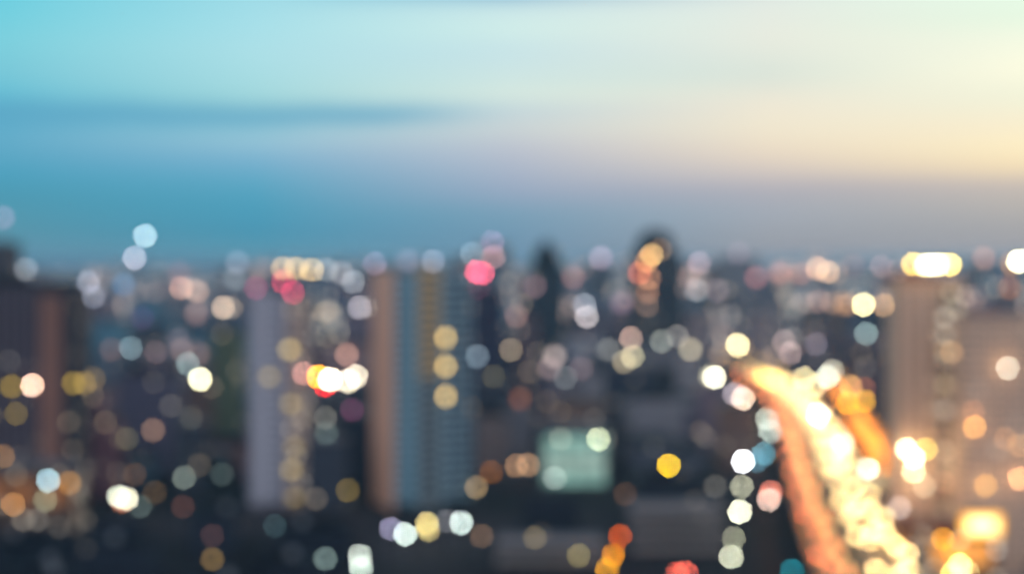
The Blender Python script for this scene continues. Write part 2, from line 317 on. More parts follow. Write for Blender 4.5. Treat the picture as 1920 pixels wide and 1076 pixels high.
# mint lit building
r = hero('office_block', 'low office block with a glowing mint green glass front', 1014, 1140, 806, 753, 22, fac((.18, .24, .24), .05, 2), 'block', CONC)
rx = r.location.x; HM['H8'] = r
for i in range(5):
    for j in range(4):
        a = W(1022 + i * 23, 818 + j * 23, 752.7); pn = MB().box(a.x - rx, a.x - rx + 5.6, -11.35, -11.0, a.z - 5.6, a.z).build('lit_window', emit(s2l((128 + 10 * ((i * 3 + j) % 3), 172, 160)), 1.0 + 0.18 * ((i + 2 * j) % 3), False), r)
# further mid-distance blocks seen as plain masses
for nm, lb, x0, x1, tp, Y, dp, mt, kd in (
 ('apartment_block', 'olive green apartment block just left of the purple grey tower', 396, 446, 622, 880, 20, fac((.16, .21, .12), .03, 2), 'block'),
 ('apartment_block', 'dusky red block between the dark left tower and the purple block', 142, 214, 735, 720, 20, fac((.30, .14, .17), .03, 2), 'stepped'),
 ('apartment_block', 'dull purple block right of the dusky red block', 222, 322, 700, 800, 22, fac((.17, .16, .24), .03, 2), 'block'),
 ('apartment_block', 'navy block close behind the right edge of the blue glass tower', 868, 944, 545, 980, 24, fac((.04, .04, .09), .02, 1.6), 'block'),
 ('apartment_block', 'slim mauve tower halfway between the blue glass tower and the mint building', 962, 1012, 592, 1000, 20, fac((.22, .16, .18), .03, 2), 'tower'),
 ('apartment_block', 'grey blue block under the white pair of lights', 1060, 1130, 630, 1200, 26, fac((.42, .45, .52), .03, 2), 'block'),
 ('apartment_block', 'pale concrete slab behind the mint green building', 1030, 1180, 700, 1050, 22, fac((.36, .36, .42), .03, 2), 'stepped'),
 ('apartment_block', 'slate block left of the motorway with a small lit side', 1215, 1330, 705, 1100, 26, fac((.05, .05, .08), .02, 1.6), 'block'),
 ('apartment_block', 'near navy block with a flat roof above the striped car park', 1195, 1345, 900, 660, 26, fac((.025, .03, .05), .02, 1.6), 'block'),
 ('apartment_block', 'grey block right behind the purple grey tower', 590, 660, 760, 830, 20, fac((.025, .03, .05), .02, 1.6), 'block'),
 ('apartment_block', 'brownish grey block standing under the tan row of lights', 1500, 1600, 600, 1300, 26, fac((.17, .15, .19), .03, 2), 'stepped'),
 ('apartment_block', 'dark slab between the motorway head and the pinkish brown tower', 1600, 1672, 660, 1000, 24, fac((.10, .09, .13), .03, 2), 'block'),
 ('apartment_block', 'broad grey slab at the head of the motorway', 1395, 1470, 560, 1900, 30, fac((.36, .34, .36), .03, 2), 'tower'),
 ('apartment_block', 'pale rose block in the gap between the purple grey tower and the blue tower', 602, 692, 642, 1000, 22, fac((.42, .30, .30), .02, 1.6), 'block'),
 ('apartment_block', 'dull blue grey block left of the olive green one', 326, 392, 722, 900, 20, fac((.20, .25, .33), .02, 1.6), 'stepped'),
 ('apartment_block', 'cream grey block above and right of the mint building', 1136, 1196, 650, 1150, 22, fac((.46, .42, .38), .02, 1.6), 'block'),
 ('apartment_block', 'warm stone block just right of the blue glass tower foot', 893, 978, 778, 800, 20, fac((.40, .32, .30), .02, 1.6), 'block'),
 ('apartment_block', 'pale grey tower between the grey white pair and the cream pair of lights', 1205, 1262, 652, 1350, 24, fac((.46, .47, .52), .02, 1.6), 'block'),
 ('apartment_block', 'pinkish block right of the far domed tower', 1284, 1338, 585, 1650, 26, fac((.48, .38, .40), .03, 2), 'tower'),
 ('apartment_block', 'grey blue slab in the gap between the two far dark towers', 1110, 1172, 556, 1750, 26, fac((.34, .40, .50), .03, 2), 'stepped'),
 ('apartment_block', 'rosy grey block above the cream white light by the motorway', 1400, 1452, 590, 1700, 24, fac((.42, .33, .34), .03, 2), 'block'),
 ('apartment_block', 'pale teal block right of the dark striped tower', 176, 232, 602, 1300, 22, fac((.16, .38, .48), .02, 1.6), 'block'),  # teal of the haze put into the walls of these three blocks
 ('apartment_block', 'broad teal slab under the pale lilac light', 240, 330, 560, 1700, 26, fac((.10, .32, .44), .02, 1.6), 'stepped'),
 ('apartment_block', 'deep teal block below the peach cluster', 338, 398, 612, 1300, 22, fac((.05, .20, .30), .02, 1.6), 'block'),
 ('apartment_block', 'slate mauve block beneath the peach cream light by the motorway', 1290, 1376, 772, 900, 20, fac((.17, .15, .21), .02, 1.6), 'stepped'),
 ):
    hero(nm, lb, x0, x1, tp, Y, dp, mt, kd, DARK)

# orange lit market hall, lower left
OR = emit(s2l((200, 130, 70)), 0.55, False)
r = hero('market_hall', 'low market hall with an amber lit upper gallery, lower left corner', -40, 140, 880, 630, 18, fac((.2, .13, .09), .2, 2), 'block', CONC); rx = r.location.x
for i in range(6):
    a = W(-22 + i * 27, 894, 629); MB().box(a.x - rx, a.x - rx + 5.4, -9.4, -9.0, a.z - 13, a.z - 1).build('lit_window', emit(s2l((215, 135, 65)), (.35, .18, .3, .14, .38, .25)[i], False), r)
# amber lit shop hall, lower right
r = hero('shop_hall', 'shop hall with bright amber front under the blazing signboard', 1745, 1872, 1000, 500, 16, fac((.3, .17, .08), .2, 2), 'block', plain('rust_parapet', (.25, .11, .08))); rx = r.location.x
for i in range(4):
    a = W(1752 + i * 29, 1010, 499); MB().box(a.x - rx, a.x - rx + 4.6, -8.4, -8.0, max(.5, a.z - 9), a.z - 1).build('lit_window', emit((1.0, .36, .04), (1.1, 1.9, 1.5, .9)[i], False), r)

hero('warehouse', 'orange brown warehouse wedged between the motorway and the amber shop hall', 1690, 1738, 992, 520, 16, fac((.55, .26, .10), .15, 2, (1, .5, .1)), 'block', plain('rust_parapet', (.25, .11, .08)))  # amber light of this corner put into the wall colour
# striped car park, lower centre right
cp = thing('car_park', 'multi storey car park with pale concrete deck edges, bottom centre', 'car park', W(1185, 1000, 585) * 1, 0)
cp.location = ((1185 - 960) / F * 585, 585, 0); wd = (1362 - 1185) / F * 585
for k, py in enumerate((962, 998, 1034, 1066)):
    z = CAMZ - (py - HZ) / F * 585
    MB().box(0, wd, 0, 30, z - .5, z).build('deck', CONC, cp); MB().box(0, wd, -.2, .1, z, z + 2.6).build('parapet', plain('buff_parapet', (.36, .32, .29)), cp)
for k in range(7):
    for y in (2, 28): MB().box(k * (wd - 1) / 6, k * (wd - 1) / 6 + .9, y, y + .9, 0, z0 if 0 else CAMZ - (962 - HZ) / F * 585 - .5).build('column', CONC, cp)
BLD.append((1180, 1366, 955, 585, 30, cp.location.x + wd / 2, 600, cp))
cp = thing('car_park', 'low car park with a cream coloured rim, bottom edge left of the orange lamps', 'car park', ((930 - 960) / F * 545, 545, 0), 0); wd = (1135 - 930) / F * 545
for py in (1024, 1056):
    z = CAMZ - (py - HZ) / F * 545
    MB().box(0, wd, 0, 24, z - .5, z).build('deck', CONC, cp); MB().box(0, wd, -.2, .1, z, z + 2.2).build('parapet', plain('buff_parapet', (.36, .32, .29)), cp)  # rim has no lamp, its cream glow is put into parapet colour
for k in range(7):
    for y in (2, 22): MB().box(k * (wd - 1) / 6, k * (wd - 1) / 6 + .9, y, y + .9, 0, CAMZ - (1024 - HZ) / F * 545 - .5).build('column', CONC, cp)
BLD.append((925, 1140, 1015, 545, 25, cp.location.x + wd / 2, 560, cp))

# ------------------------------------------------------------------ motorway
DZ = 14.0
def road_pts(pl, dz=DZ): return [((px - 960) / F * ((CAMZ - dz) * F / (py - HZ)), (CAMZ - dz) * F / (py - HZ)) for px, py in pl]
def resample(pts, step=12.0):
    out = [Vector((*pts[0], 0))]; 
    cr = []
    n = len(pts)
    for i in range(n - 1):
        p0, p1, p2, p3 = [Vector((*pts[max(0, min(n - 1, j))], 0)) for j in (i - 1, i, i + 1, i + 2)]
        for k in range(20):
            q = k / 20; cr.append(0.5 * ((2 * p1) + (p2 - p0) * q + (2 * p0 - 5 * p1 + 4 * p2 - p3) * q * q + (3 * p1 - p0 - 3 * p2 + p3) * q ** 3))
    cr.append(Vector((*pts[-1], 0))); acc = 0
    for a, b_ in zip(cr, cr[1:]):
        d = (b_ - a).length
        while acc + d >= step:
            r_ = (step - acc) / d; a = a + (b_ - a) * r_; out.append(a.copy()); d = (b_ - a).length; acc = 0
        acc += d
    return out
def offs(pl, o):
    res = []
    for i, p in enumerate(pl):
        d = (pl[min(i + 1, len(pl) - 1)] - pl[max(i - 1, 0)]).normalized(); res.append((p + Vector((d.y, -d.x, 0)) * o, d))
    return res
def ribbon(mb, pl, o0, o1, z0, z1, mi=0):
    A, B = offs(pl, o0), offs(pl, o1); b = len(mb.v)
    for (p, _), (q, _) in zip(A, B): mb.v += [(p.x, p.y, z0), (q.x, q.y, z0), (q.x, q.y, z1), (p.x, p.y, z1)]
    for i in range(len(A) - 1):
        j = b + i * 4
        for k in range(4): mb.f.append([j + k, j + (k + 1) % 4, j + 4 + (k + 1) % 4, j + 4 + k]); mb.mi.append(mi)
    mb.f += [[b, b + 1, b + 2, b + 3], [b + (len(A) - 1) * 4 + k for k in (3, 2, 1, 0)]]; mb.mi += [mi, mi]
    return mb
ON = resample(road_pts([(1900, 1420), (1740, 1160), (1690, 1085), (1650, 1020), (1612, 950), (1577, 880), (1545, 805), (1500, 748), (1452, 712), (1405, 690), (1340, 672), (1250, 655)]))
# ON runs away from the camera; the away-going carriageway lies to its left
ASPH = plain('asphalt', (.17, .15, .13), .95, 0, .25, .2); KERB = plain('barrier_concrete', (.34, .32, .30)); PAINT = plain('road_paint', (.75, .73, .68), .6, 0, .05)
RW, LW, GAP = 9.0, 5.2, 6.8                         # half widths of the two carriageways
LC = -(RW + GAP + LW)
rd = ribbon(MB(), ON, LC - LW - 1, RW + 1, DZ - 1.6, DZ - .004).build('road', ASPH); struct(rd)
for nm, o in (('left_edge', LC - LW - .8), ('median', -(RW + .9)), ('right_edge', RW + .6)):
    br = ribbon(MB(), ON, o - .25, o + .25, DZ - .004, DZ + 1.0).build('crash_barrier', KERB)
    tag(br, {'left_edge': 'concrete crash barrier along the outer edge of the orange carriageway', 'median': 'concrete crash barrier between the two carriageways of the motorway', 'right_edge': 'concrete crash barrier along the outer edge of the blazing yellow carriageway'}[nm], 'barrier', 'motorway barriers')
struct(ribbon(MB(), ON, -(RW + GAP) + .5, -(RW + 1.3), DZ - .01, DZ + .35).build('road_median', plain('median_shade_strip', (.02, .03, .02))))  # the unlit gap between the carriageways, painted as a dark strip
mk = MB()
for o in (-5.4, -1.8, 1.8, 5.4, LC - 1.7, LC + 1.7):
    for i in range(0, len(ON) - 1, 1):
        seg = [ON[i], ON[i] + (ON[i + 1] - ON[i]) * .4]; ribbon(mk, seg, o - .09, o + .09, DZ - .002, DZ + .004)
struct(mk.build('road_marking', PAINT))
pi = 0
for i in range(2, len(ON), 4):
    p, d = offs(ON, (LC - LW + RW) / 2)[i]
    pr = MB().box(-1.3, 1.3, -1.3, 1.3, 0, DZ - 3.2).box(-17, 17, -1.2, 1.2, DZ - 3.2, DZ - 1.6).build('motorway_pier', KERB, None, (p.x, p.y, 0), math.atan2(d.y, d.x) - math.pi / 2)
    tag(pr, 'concrete hammerhead pier carrying the motorway deck', 'pier', 'piers under the motorway')
struct(MB().box(165, 300, 430, 640, 0, .12).build('added_pale_slab', plain('pale_slab_reflector', (.30, .27, .25))))  # pale slab added so the amber lamp light shows on the ground
# side ramp lit orange
RP = resample(road_pts([(1708, 960), (1676, 895), (1642, 840), (1610, 790), (1582, 742), (1560, 715)]))
struct(ribbon(MB(), RP, -6.5, 6.5, DZ - 1.4, DZ).build('ramp_road', ASPH))
for o, lb in ((-6.3, 'low concrete barrier on the motorway side of the orange ramp'), (6.3, 'low concrete barrier on the tower side of the orange ramp')):
    tag(ribbon(MB(), RP, o - .2, o + .2, DZ, DZ + .9).build('crash_barrier', KERB), lb, 'barrier', 'ramp barriers')
for i in range(1, len(RP), 4):
    pr = MB().cyl(0, 0, 1.3, 0, DZ - 2.6, 12).box(-5.5, 5.5, -1, 1, DZ - 2.6, DZ - 1.4).build('ramp_pier', KERB, None, tuple(RP[i])); tag(pr, 'round concrete pier under the orange ramp', 'pier', 'piers under the ramp')

def glow(parent, loc, energy, col, r=.8):
    l = bpy.data.lights.new('lamp_light', 'POINT'); l.energy = energy; l.color = col; l.shadow_soft_size = r
    o = bpy.data.objects.new('lamp_light', l); COL.objects.link(o); o.parent = parent; o.location = loc; return o
def lightpt(parent, loc, energy, col, r=.5):
    l = bpy.data.lights.new('lamp_light', 'SPOT'); l.energy = energy; l.color = col; l.shadow_soft_size = r; l.spot_size = math.radians(105); l.spot_blend = .5
    o = bpy.data.objects.new('lamp_light', l); COL.objects.link(o); o.parent = parent; o.location = loc; return o
def road_lamp(loc, rz, arms, glass, label, group, light, reach=9.5, hgt=11, gs=.55):
    r = thing('street_lamp', label, 'street lamp', loc, rz, group)
    MB().cyl(0, 0, .16, 0, hgt, 8, .6).build('pole', STEEL, r)
    for s in arms:
        MB().bar((0, 0, hgt - .3), (s * reach, 0, hgt + .5), .08).build('arm', STEEL, r)
        h = MB().box(s * reach - .7, s * reach + .7, -.35, .35, hgt + .45, hgt + .75).build('lamp_head', STEEL, r)
        MB().lathe([(.05, -gs * .5), (gs, -gs * .2), (gs, .05), (gs * .6, .2)], 10, 'z', (s * reach, 0, hgt + .2)).build('lamp_glass', glass, h)
        if light: lightpt(r, (s * reach, 0, hgt - .9), light[0] if s > 0 else light[2], light[1] if s > 0 else light[3])
    return r
SODR, SODL = (1.0, .60, .18), (1.0, .27, .02)
MED = offs(ON, -(RW + GAP * .5) + .2)
k = 0
for i in range(1, len(ON), 2):
    p, d = MED[i]
    if p.y > 1400: continue
    road_lamp((p.x, p.y, DZ), math.atan2(d.y, d.x) - math.pi / 2, (-1, 1), emit((1, .62, .22), 25), 'twin armed street lamp on the motorway median barrier', 'twin street lamps along the motorway median', (17000, SODR, 20000, SODL)); k += 1
RO = offs(RP, 5.6)
for i in range(1, len(RP), 2):
    p, d = RO[i]
    road_lamp((p.x, p.y, DZ), math.atan2(d.y, d.x) - math.pi / 2, (-1,), emit((1, .42, .08), 8), 'sodium street lamp on the orange ramp', 'street lamps along the orange ramp', (0, SODR, 110000, (1.0, .30, .01)), reach=5.0)

# ------------------------------------------------------------------ cars
def car_proto(name, paint, label, group, head, tail):
    r = thing(name, label, 'car', (0, 0, 0), 0, group)       # nose points along -y
    b = MB(); prof = [(-2.2, .35), (-2.2, .75), (-1.1, .95), (-.6, 1.0), (1.7, 1.0), (2.2, .9), (2.2, .35)]
    def extr(pr, x, mb):
        o = len(mb.v); n = len(pr); mb.v += [(-x, y, z) for y, z in pr] + [(x, y, z) for y, z in pr]
        for i in range(n): mb.f.append([o + i, o + (i + 1) % n, o + n + (i + 1) % n, o + n + i]); mb.mi.append(0)
        mb.f += [[o + n - 1 - i for i in range(n)], [o + n + i for i in range(n)]]; mb.mi += [0, 0]; return mb
    extr(prof, .88, b).build('body', paint, r)
    extr([(-.95, 1.0), (-.35, 1.4), (1.2, 1.4), (1.85, 1.0)], .76, MB()).build('cabin_glass', DGL, r)
    MB().box(-.74, .74, -.3, 1.15, 1.402, 1.44).build('roof', paint, r)
    for sx in (-1, 1):
        for y in (-1.35, 1.35): MB().lathe([(.2, -.1), (.32, -.1), (.32, .1), (.2, .1)], 10, 'x', (sx * .82, y, .32)).build('wheel', DARK, r)
        MB().lathe([(.1, -2.38), (.3, -2.34), (.3, -2.18)], 10, 'y', (sx * .6, 0, .68)).build('headlight', head, r)
        MB().box(sx * .62 - .22, sx * .62 + .22, 2.19, 2.3, .6, .95).build('taillight', tail, r)
    return r
WHT = plain('white_car_paint', (.6, .6, .6), .3); GRY = plain('grey_car_paint', (.15, .16, .18), .3, .3)
HEAD = emit((1.0, .66, .26), 95, False); TAIL = emit((1.0, .24, .08), 60, False)
c1 = car_proto('car', WHT, 'white car coming along the blazing yellow carriageway with headlights on', 'cars with headlights on the motorway', HEAD, TAIL)
c2 = car_proto('car', GRY, 'grey car driving away along the orange carriageway with red taillights', 'cars with taillights on the motorway', emit((1.0, .9, .7), 4, False), TAIL)
KIDS = {}
for c_ in (c1, c2): KIDS[c_.name] = list(c_.children)
rc = random.Random(3); first = {0: True, 1: True}
def put_cars(proto, lanes, away, idx, step):
    for o in lanes:
        L = offs(ON, o); i = rc.uniform(0, step)
        while i < len(L) - 1.01:
            j = int(i); q = i - j; p = L[j][0] * (1 - q) + L[j + 1][0] * q; d = L[j][1]; i += step * rc.uniform(.75, 1.5)
            if p.y < 470 or p.y > 1340: continue
            c = proto if first[idx] else copy_tree(proto); first[idx] = False
            c.location = (p.x, p.y, DZ + .005); c.rotation_euler.z = math.atan2(d.y, d.x) - math.pi / 2 + (0 if not away else 0)
            if away: c.rotation_euler.z += math.pi
put_cars(c1, (-7.2, -3.6, 0, 3.6, 7.2), False, 0, 4.2)
put_cars(c2, (LC - 3.4, LC, LC + 3.4), True, 1, 4.8)

# toll canopy across the end of the ramp
tg = thing('toll_plaza', 'wide toll plaza canopy glowing pale yellow right of the motorway', 'toll plaza', ((1632 - 960) / F * 640, 640, 0))
zt = CAMZ - (893 - HZ) / F * 640
MB().box(-14, 14, 0, 12, zt, zt + 1.0).build('canopy', CONC, tg); MB().box(-13.6, 13.6, -.3, 0, zt - 3.4, zt + .8).build('fascia', emit(s2l((250, 222, 165)), 1.15), tg)
for x in (-12, -4, 4, 12): MB().box(x - .5, x + .5, 5, 6, 0, zt).build('column', CONC, tg)

# ------------------------------------------------------------------ lamps. (mount, column, row, displayed colour, gain, label)
DISC = 490.0
def lampmat(rgb, gain, dpx, Y, shape='round'):
    a = math.pi * dpx * dpx / 4 if shape == 'round' else dpx * dpx
    c = s2l(rgb); L_ = sum(c) / 3; c = tuple(max(0, L_ + (q - L_) * 1.22) for q in c); return emit(c, gain * DISC / a / math.exp(-SIG * Y))
SIG = 0.00007
def Yroof(py):
    P = [(380, 3000), (500, 2700), (520, 2400), (570, 1700), (650, 1100), (720, 850), (800, 700), (900, 600), (1000, 540), (1080, 490)]
    for (a, b_), (c, d) in zip(P, P[1:]):
        if py <= c: return b_ + (d - b_) * max(0, (py - a)) / (c - a)
    return 485
R, G_, FC, D_, M_ = 'roof', 'street', 'facade', 'deck', 'high mast'
LAMPS = [
 # left third
 ('mast',272,442,(190,205,208),.62,'pale round light on top of the taller thin mast, high at left'),
 ('mast',252,484,(195,188,198),.5,'pale lilac light on the shorter thin mast, high at left'),
 ('mast',6,408,(150,130,150),.35,'faint pink light above the tower cut off by the left edge'),
 (R,232,533,(90,140,180),.35,'dim blue light below the pale lilac one at left'),
 (R,48,505,(165,170,175),.35,'soft grey light just above the dark striped tower'),
 (R,165,530,(165,170,185),.4,'soft grey blue light right of the dark striped tower top'),
 (R,175,556,(155,160,175),.35,'lower of two soft grey blue lights right of the dark striped tower'),
 (R,340,540,(205,160,140),.45,'peach light on the left of the peach cluster'),
 (R,370,546,(200,165,145),.45,'peach light on the right of the peach cluster'),
 (R,368,588,(170,140,135),.35,'dull tan light under the peach cluster'),
 (R,336,512,(180,145,150),.2,'faint peach light above the peach cluster'),
 (R,268,596,(95,80,125),.3,'dim purple light left of the dull tan one'),
 (R,445,492,(165,170,185),.3,'faint grey light left of the yellow peach row'),
 (R,440,522,(160,170,175),.35,'pale grey light below the faint grey one'),
 (R,418,577,(215,190,165),.6,'clear peach light left of the purple grey tower roof'),
 (R,434,577,(170,150,130),.3,'tan light half hidden by the clear peach one'),
 (R,480,540,(170,85,115),.35,'dim red light above the purple grey tower'),
 (R,530,503,(230,195,150),.5,'first peach light of the yellow peach row'),
 (R,556,503,(240,205,150),.5,'middle yellow light of the yellow peach row'),
 (R,585,506,(240,205,150),.5,'last yellow light of the yellow peach row'),
 (R,530,528,(215,80,100),.5,'red light under the first peach light of the row'),
 (R,549,548,(205,80,105),.5,'pinkish red light just above the purple grey tower roof'),
 (R,612,506,(175,180,180),.35,'grey white light after the yellow peach row'),
 (R,640,512,(180,178,180),.4,'pale light left of the blue glass tower top'),
 (R,662,528,(175,180,185),.4,'lower pale light left of the blue glass tower top'),
 (R,703,494,(170,150,170),.3,'faint pink light over the tan side wall of the blue tower'),
 (R,674,577,(185,178,184),.55,'crisp lilac grey light beside the tan side wall of the blue tower'),
 (FC,60,722,(255,215,190),1.0,'bright peach light on the dark striped tower'),
 (FC,22,724,(165,140,70),.4,'olive yellow light left of the bright peach light'),
 (R,138,718,(165,140,75),.4,'first olive yellow light right of the dark striped tower'),
 (R,157,718,(160,135,80),.4,'second olive yellow light right of the dark striped tower'),
 (R,174,710,(150,125,85),.35,'third olive yellow light right of the dark striped tower'),
 (FC,30,775,(150,130,75),.25,'lower olive glow on the dark striped tower'),
 (R,375,711,(250,245,205),1.25,'crisp cream white light left of the purple grey tower'),
 (R,245,652,(140,160,165),.4,'pale grey green light halfway down at left'),
 (R,208,655,(120,95,90),.3,'dull brown light left of the pale grey green one'),
 (R,292,660,(110,90,90),.3,'dim brown light right of the pale grey green one'),
 (R,335,637,(120,110,120),.25,'dim mauve light above the small tan light'),
 (R,340,655,(140,120,115),.3,'small tan light above the cream white one'),
 (R,352,682,(150,170,170),.4,'pale teal light just above the cream white one'),
 (R,372,664,(140,115,110),.3,'rosy tan light above and right of the cream white one'),
 (R,570,700,(205,150,140),.5,'pink light at the left of the blazing white and orange cluster'),
 (R,597,706,(255,170,90),1.5,'orange light in the blazing cluster beside the purple grey tower'),
 (R,618,711,(255,235,200),3.0,'blazing warm white light beside the purple grey tower'),
 (R,610,722,(235,60,50),1.0,'red light under the blazing warm white one'),
 (R,652,714,(235,222,200),1.2,'creamy light right of the blazing warm white one'),
 (R,668,705,(225,212,192),.9,'outer creamy light right of the blazing warm white one'),
 (R,650,665,(190,150,135),.45,'dull tan light above the creamy lights'),
 (R,660,768,(120,70,100),.3,'dim purple light left of the tan side wall'),
 (R,610,783,(130,128,120),.35,'grey light on the street left of the blue tower'),
 (R,612,812,(100,115,112),.35,'grey green light under the grey street light'),
 (G_,287,806,(155,125,105),.4,'tan street light at left below the purple block'),
 (G_,237,822,(110,105,80),.3,'olive street light left of the tan one'),
 (R,358,783,(100,100,92),.25,'dim olive grey street light right of the tan one'),
 (G_,6,856,(190,145,100),.4,'tan light cut off by the left edge'),
 (G_,90,900,(170,205,215),.75,'pale blue white light over the amber market hall'),
 (G_,130,905,(190,140,85),.35,'amber light right of the pale blue white one'),
 (G_,85,937,(150,155,130),.4,'grey green light under the pale blue white one'),
 (G_,25,945,(195,145,100),.4,'soft amber light at the lower left edge'),
 (G_,222,930,(225,235,215),.9,'left half of the large white oval light'),
 (G_,238,934,(240,235,210),1.0,'right half of the large white oval light'),
 (G_,228,940,(190,120,90),.4,'reddish light under the large white oval'),
 (G_,262,948,(115,130,125),.35,'dim grey green light right of the white oval'),
 (G_,252,888,(120,90,65),.3,'dull brown street light above the white oval'),
 (G_,290,922,(115,92,65),.3,'dull brown street light right of the white oval'),
 (G_,380,888,(200,225,220),.9,'clear pale cyan light left of the purple grey tower base'),
 (G_,345,894,(150,160,150),.45,'grey light left of the clear pale cyan one'),
 (G_,416,888,(100,112,108),.3,'dim grey light right of the clear pale cyan one'),
 (G_,343,948,(125,85,75),.25,'dim reddish brown street light'),
 (G_,398,1003,(110,80,75),.25,'dim rosy brown light above the tan one'),
 (G_,398,1047,(155,128,85),.4,'tan light near the bottom edge at left'),
 (G_,515,985,(85,110,115),.25,'dim teal light near the bottom edge'),
 (G_,610,1046,(150,170,165),.45,'pale grey light beside the bright one at the bottom edge'),
 (G_,674,1040,(220,230,220),.8,'bright white light near the bottom edge, upper of two'),
 (G_,677,1062,(225,240,228),.9,'bright white light at the bottom edge, lower of two'),
 # centre
 (R,765,489,(165,160,178),.3,'faint grey pink light over the blue glass bay'),
 (R,812,490,(175,175,190),.35,'faint grey light over the tan strip of the blue tower'),
 (R,893,510,(250,110,135),.7,'left half of the bright pink light'),
 (R,905,512,(250,115,135),.7,'right half of the bright pink light'),
 (R,885,476,(165,180,190),.35,'pale grey light above the bright pink one'),
 (R,923,454,(180,150,175),.3,'top of the faint pink column of light'),
 (R,925,482,(205,165,165),.45,'lower light of the faint pink column'),
 (R,898,540,(120,65,90),.2,'dim plum light under the bright pink one'),
 (R,958,656,(150,135,115),.5,'crisp tan light in the centre of the photo'),
 (R,1003,537,(130,105,110),.35,'dull tan light on the far navy pointed tower side'),
 (R,1075,520,(165,125,120),.4,'tan rose light right of the far pointed tower'),
 (R,1127,484,(185,165,180),.45,'soft pink light between the two far towers'),
 (R,1096,572,(180,185,195),.45,'upper of two grey white lights in the centre'),
 (R,1100,594,(210,200,200),.6,'lower of two grey white lights in the centre'),
 (R,1166,567,(160,135,150),.35,'dim pink light left of the lit crown tower'),
 (FC,1222,478,(225,185,130),.55,'yellow light on the crown of the far domed tower'),
 (FC,1213,490,(215,160,115),.45,'peach light under the crown of the far domed tower'),
 (FC,1238,469,(150,125,105),.35,'tan light at the right of the lit crown'),
 (FC,1199,512,(205,115,95),.45,'orange red light on the side of the far domed tower'),
 (FC,1217,522,(190,140,110),.4,'second tan light down the front of the domed tower'),
 (FC,1215,547,(175,130,105),.35,'third tan light down the front of the domed tower'),
 (FC,1213,573,(145,120,105),.3,'lowest tan light down the front of the domed tower'),
 (R,1183,634,(200,170,155),.5,'peach light above the cream pair in the centre'),
 (R,1186,668,(205,195,160),.5,'cream light under the peach one'),
 (R,1170,678,(195,180,150),.4,'second cream light under the peach one'),
 (R,1140,655,(155,155,150),.3,'grey light left of the cream pair'),
 (R,1240,640,(170,175,165),.35,'pale green grey light right of the peach one'),
 (R,1295,655,(195,185,160),.45,'soft cream light left of the motorway head'),
 (R,1270,630,(160,155,150),.3,'soft grey light above the soft cream one'),
 (R,1090,690,(125,108,112),.35,'brownish grey light below the centre'),
 (R,1040,668,(185,170,165),.45,'pinkish white light below the far pointed tower'),
 (R,1030,690,(165,145,145),.3,'dull pink light under the pinkish white one'),
 (R,1060,708,(125,130,130),.3,'grey light left of the brownish one'),
 (R,895,668,(140,155,165),.4,'pale blue light right of the blue tower'),
 (R,968,592,(155,125,120),.35,'dull rose light on the slim mauve tower'),
 (R,925,705,(105,100,75),.25,'dim olive light right of the blue tower'),
 (R,975,748,(135,85,65),.3,'dim orange brown light under the slim mauve tower'),
 (G_,1003,1008,(145,130,98),.4,'crisp tan olive light near the bottom centre'),
 (G_,652,918,(145,125,75),.4,'olive tan light left of the blue tower base'),
 (G_,733,990,(180,175,205),.55,'lavender light at the left of the row under the blue tower'),
 (G_,760,1000,(232,248,240),1.1,'bright white light in the row under the blue tower'),
 (G_,800,980,(245,225,160),.7,'yellow light in the row under the blue tower'),
 (G_,803,992,(235,215,150),.5,'lower yellow light in the row under the blue tower'),
 (G_,838,975,(160,160,165),.35,'grey light in the row under the blue tower'),
 (G_,865,979,(225,242,236),1.0,'rightmost bright white light in the row under the blue tower'),
 (G_,903,1003,(160,130,105),.3,'dull tan light after the row under the blue tower'),
 (G_,893,913,(175,150,115),.5,'tan ring light right of the blue tower base'),
 (G_,921,884,(150,95,40),.35,'brown orange light above the tan ring light'),
 (G_,968,872,(190,150,115),.45,'left tan light beside the mint building'),
 (G_,990,870,(195,155,120),.45,'right tan light beside the mint building'),
 (G_,1051,822,(150,155,140),.3,'grey green light at the mint building left corner'),
 (FC8,1122,823,(205,210,175),.75,'crisp cream green light at the mint building right corner') if 0 else (G_,1122,823,(205,210,175),.75,'crisp cream green light at the mint building right corner'),
 (G_,1040,895,(175,185,178),.45,'pale light at the foot of the mint building'),
 (G_,1254,873,(255,215,95),1.15,'clear golden yellow light right of the mint building'),
 (G_,1172,925,(115,85,65),.3,'dull brown light left of the striped car park'),
 (G_,1163,1004,(220,105,65),.6,'orange red light above the orange pair at the bottom'),
 (G_,1150,1040,(250,165,60),.7,'orange light near the bottom centre'),
 (G_,1138,1066,(250,180,80),.6,'yellow orange light at the bottom edge'),
 (G_,1085,1040,(185,170,120),.35,'dull cream light left of the orange pair'),
 (G_,1270,1074,(250,120,105),.7,'left pink red light cut by the bottom edge'),
 (G_,1286,1072,(250,125,110),.7,'right pink red light cut by the bottom edge'),
 # right third: chain of street lamps
 (G_,1393,864,(250,252,255),1.6,'top white street lamp of the vertical chain left of the motorway'),
 (G_,1391,911,(205,205,180),.6,'dull cream second street lamp of the vertical chain'),
 (G_,1387,958,(252,252,225),1.4,'white third street lamp of the vertical chain'),
 (G_,1376,1008,(190,190,165),.5,'dull fourth street lamp of the vertical chain'),
 (G_,1371,1043,(235,238,212),.9,'lowest cream street lamp of the vertical chain'),
 (G_,1432,850,(120,175,190),.55,'teal light between the white chain and the motorway'),
 (G_,1418,862,(120,170,190),.4,'smaller teal light beside the top of the white chain'),
 (M_,1438,785,(220,230,215),.6,'pale green white light left of the motorway bend'),
 (M_,1444,808,(210,225,215),.6,'lower pale green white light left of the motorway bend'),
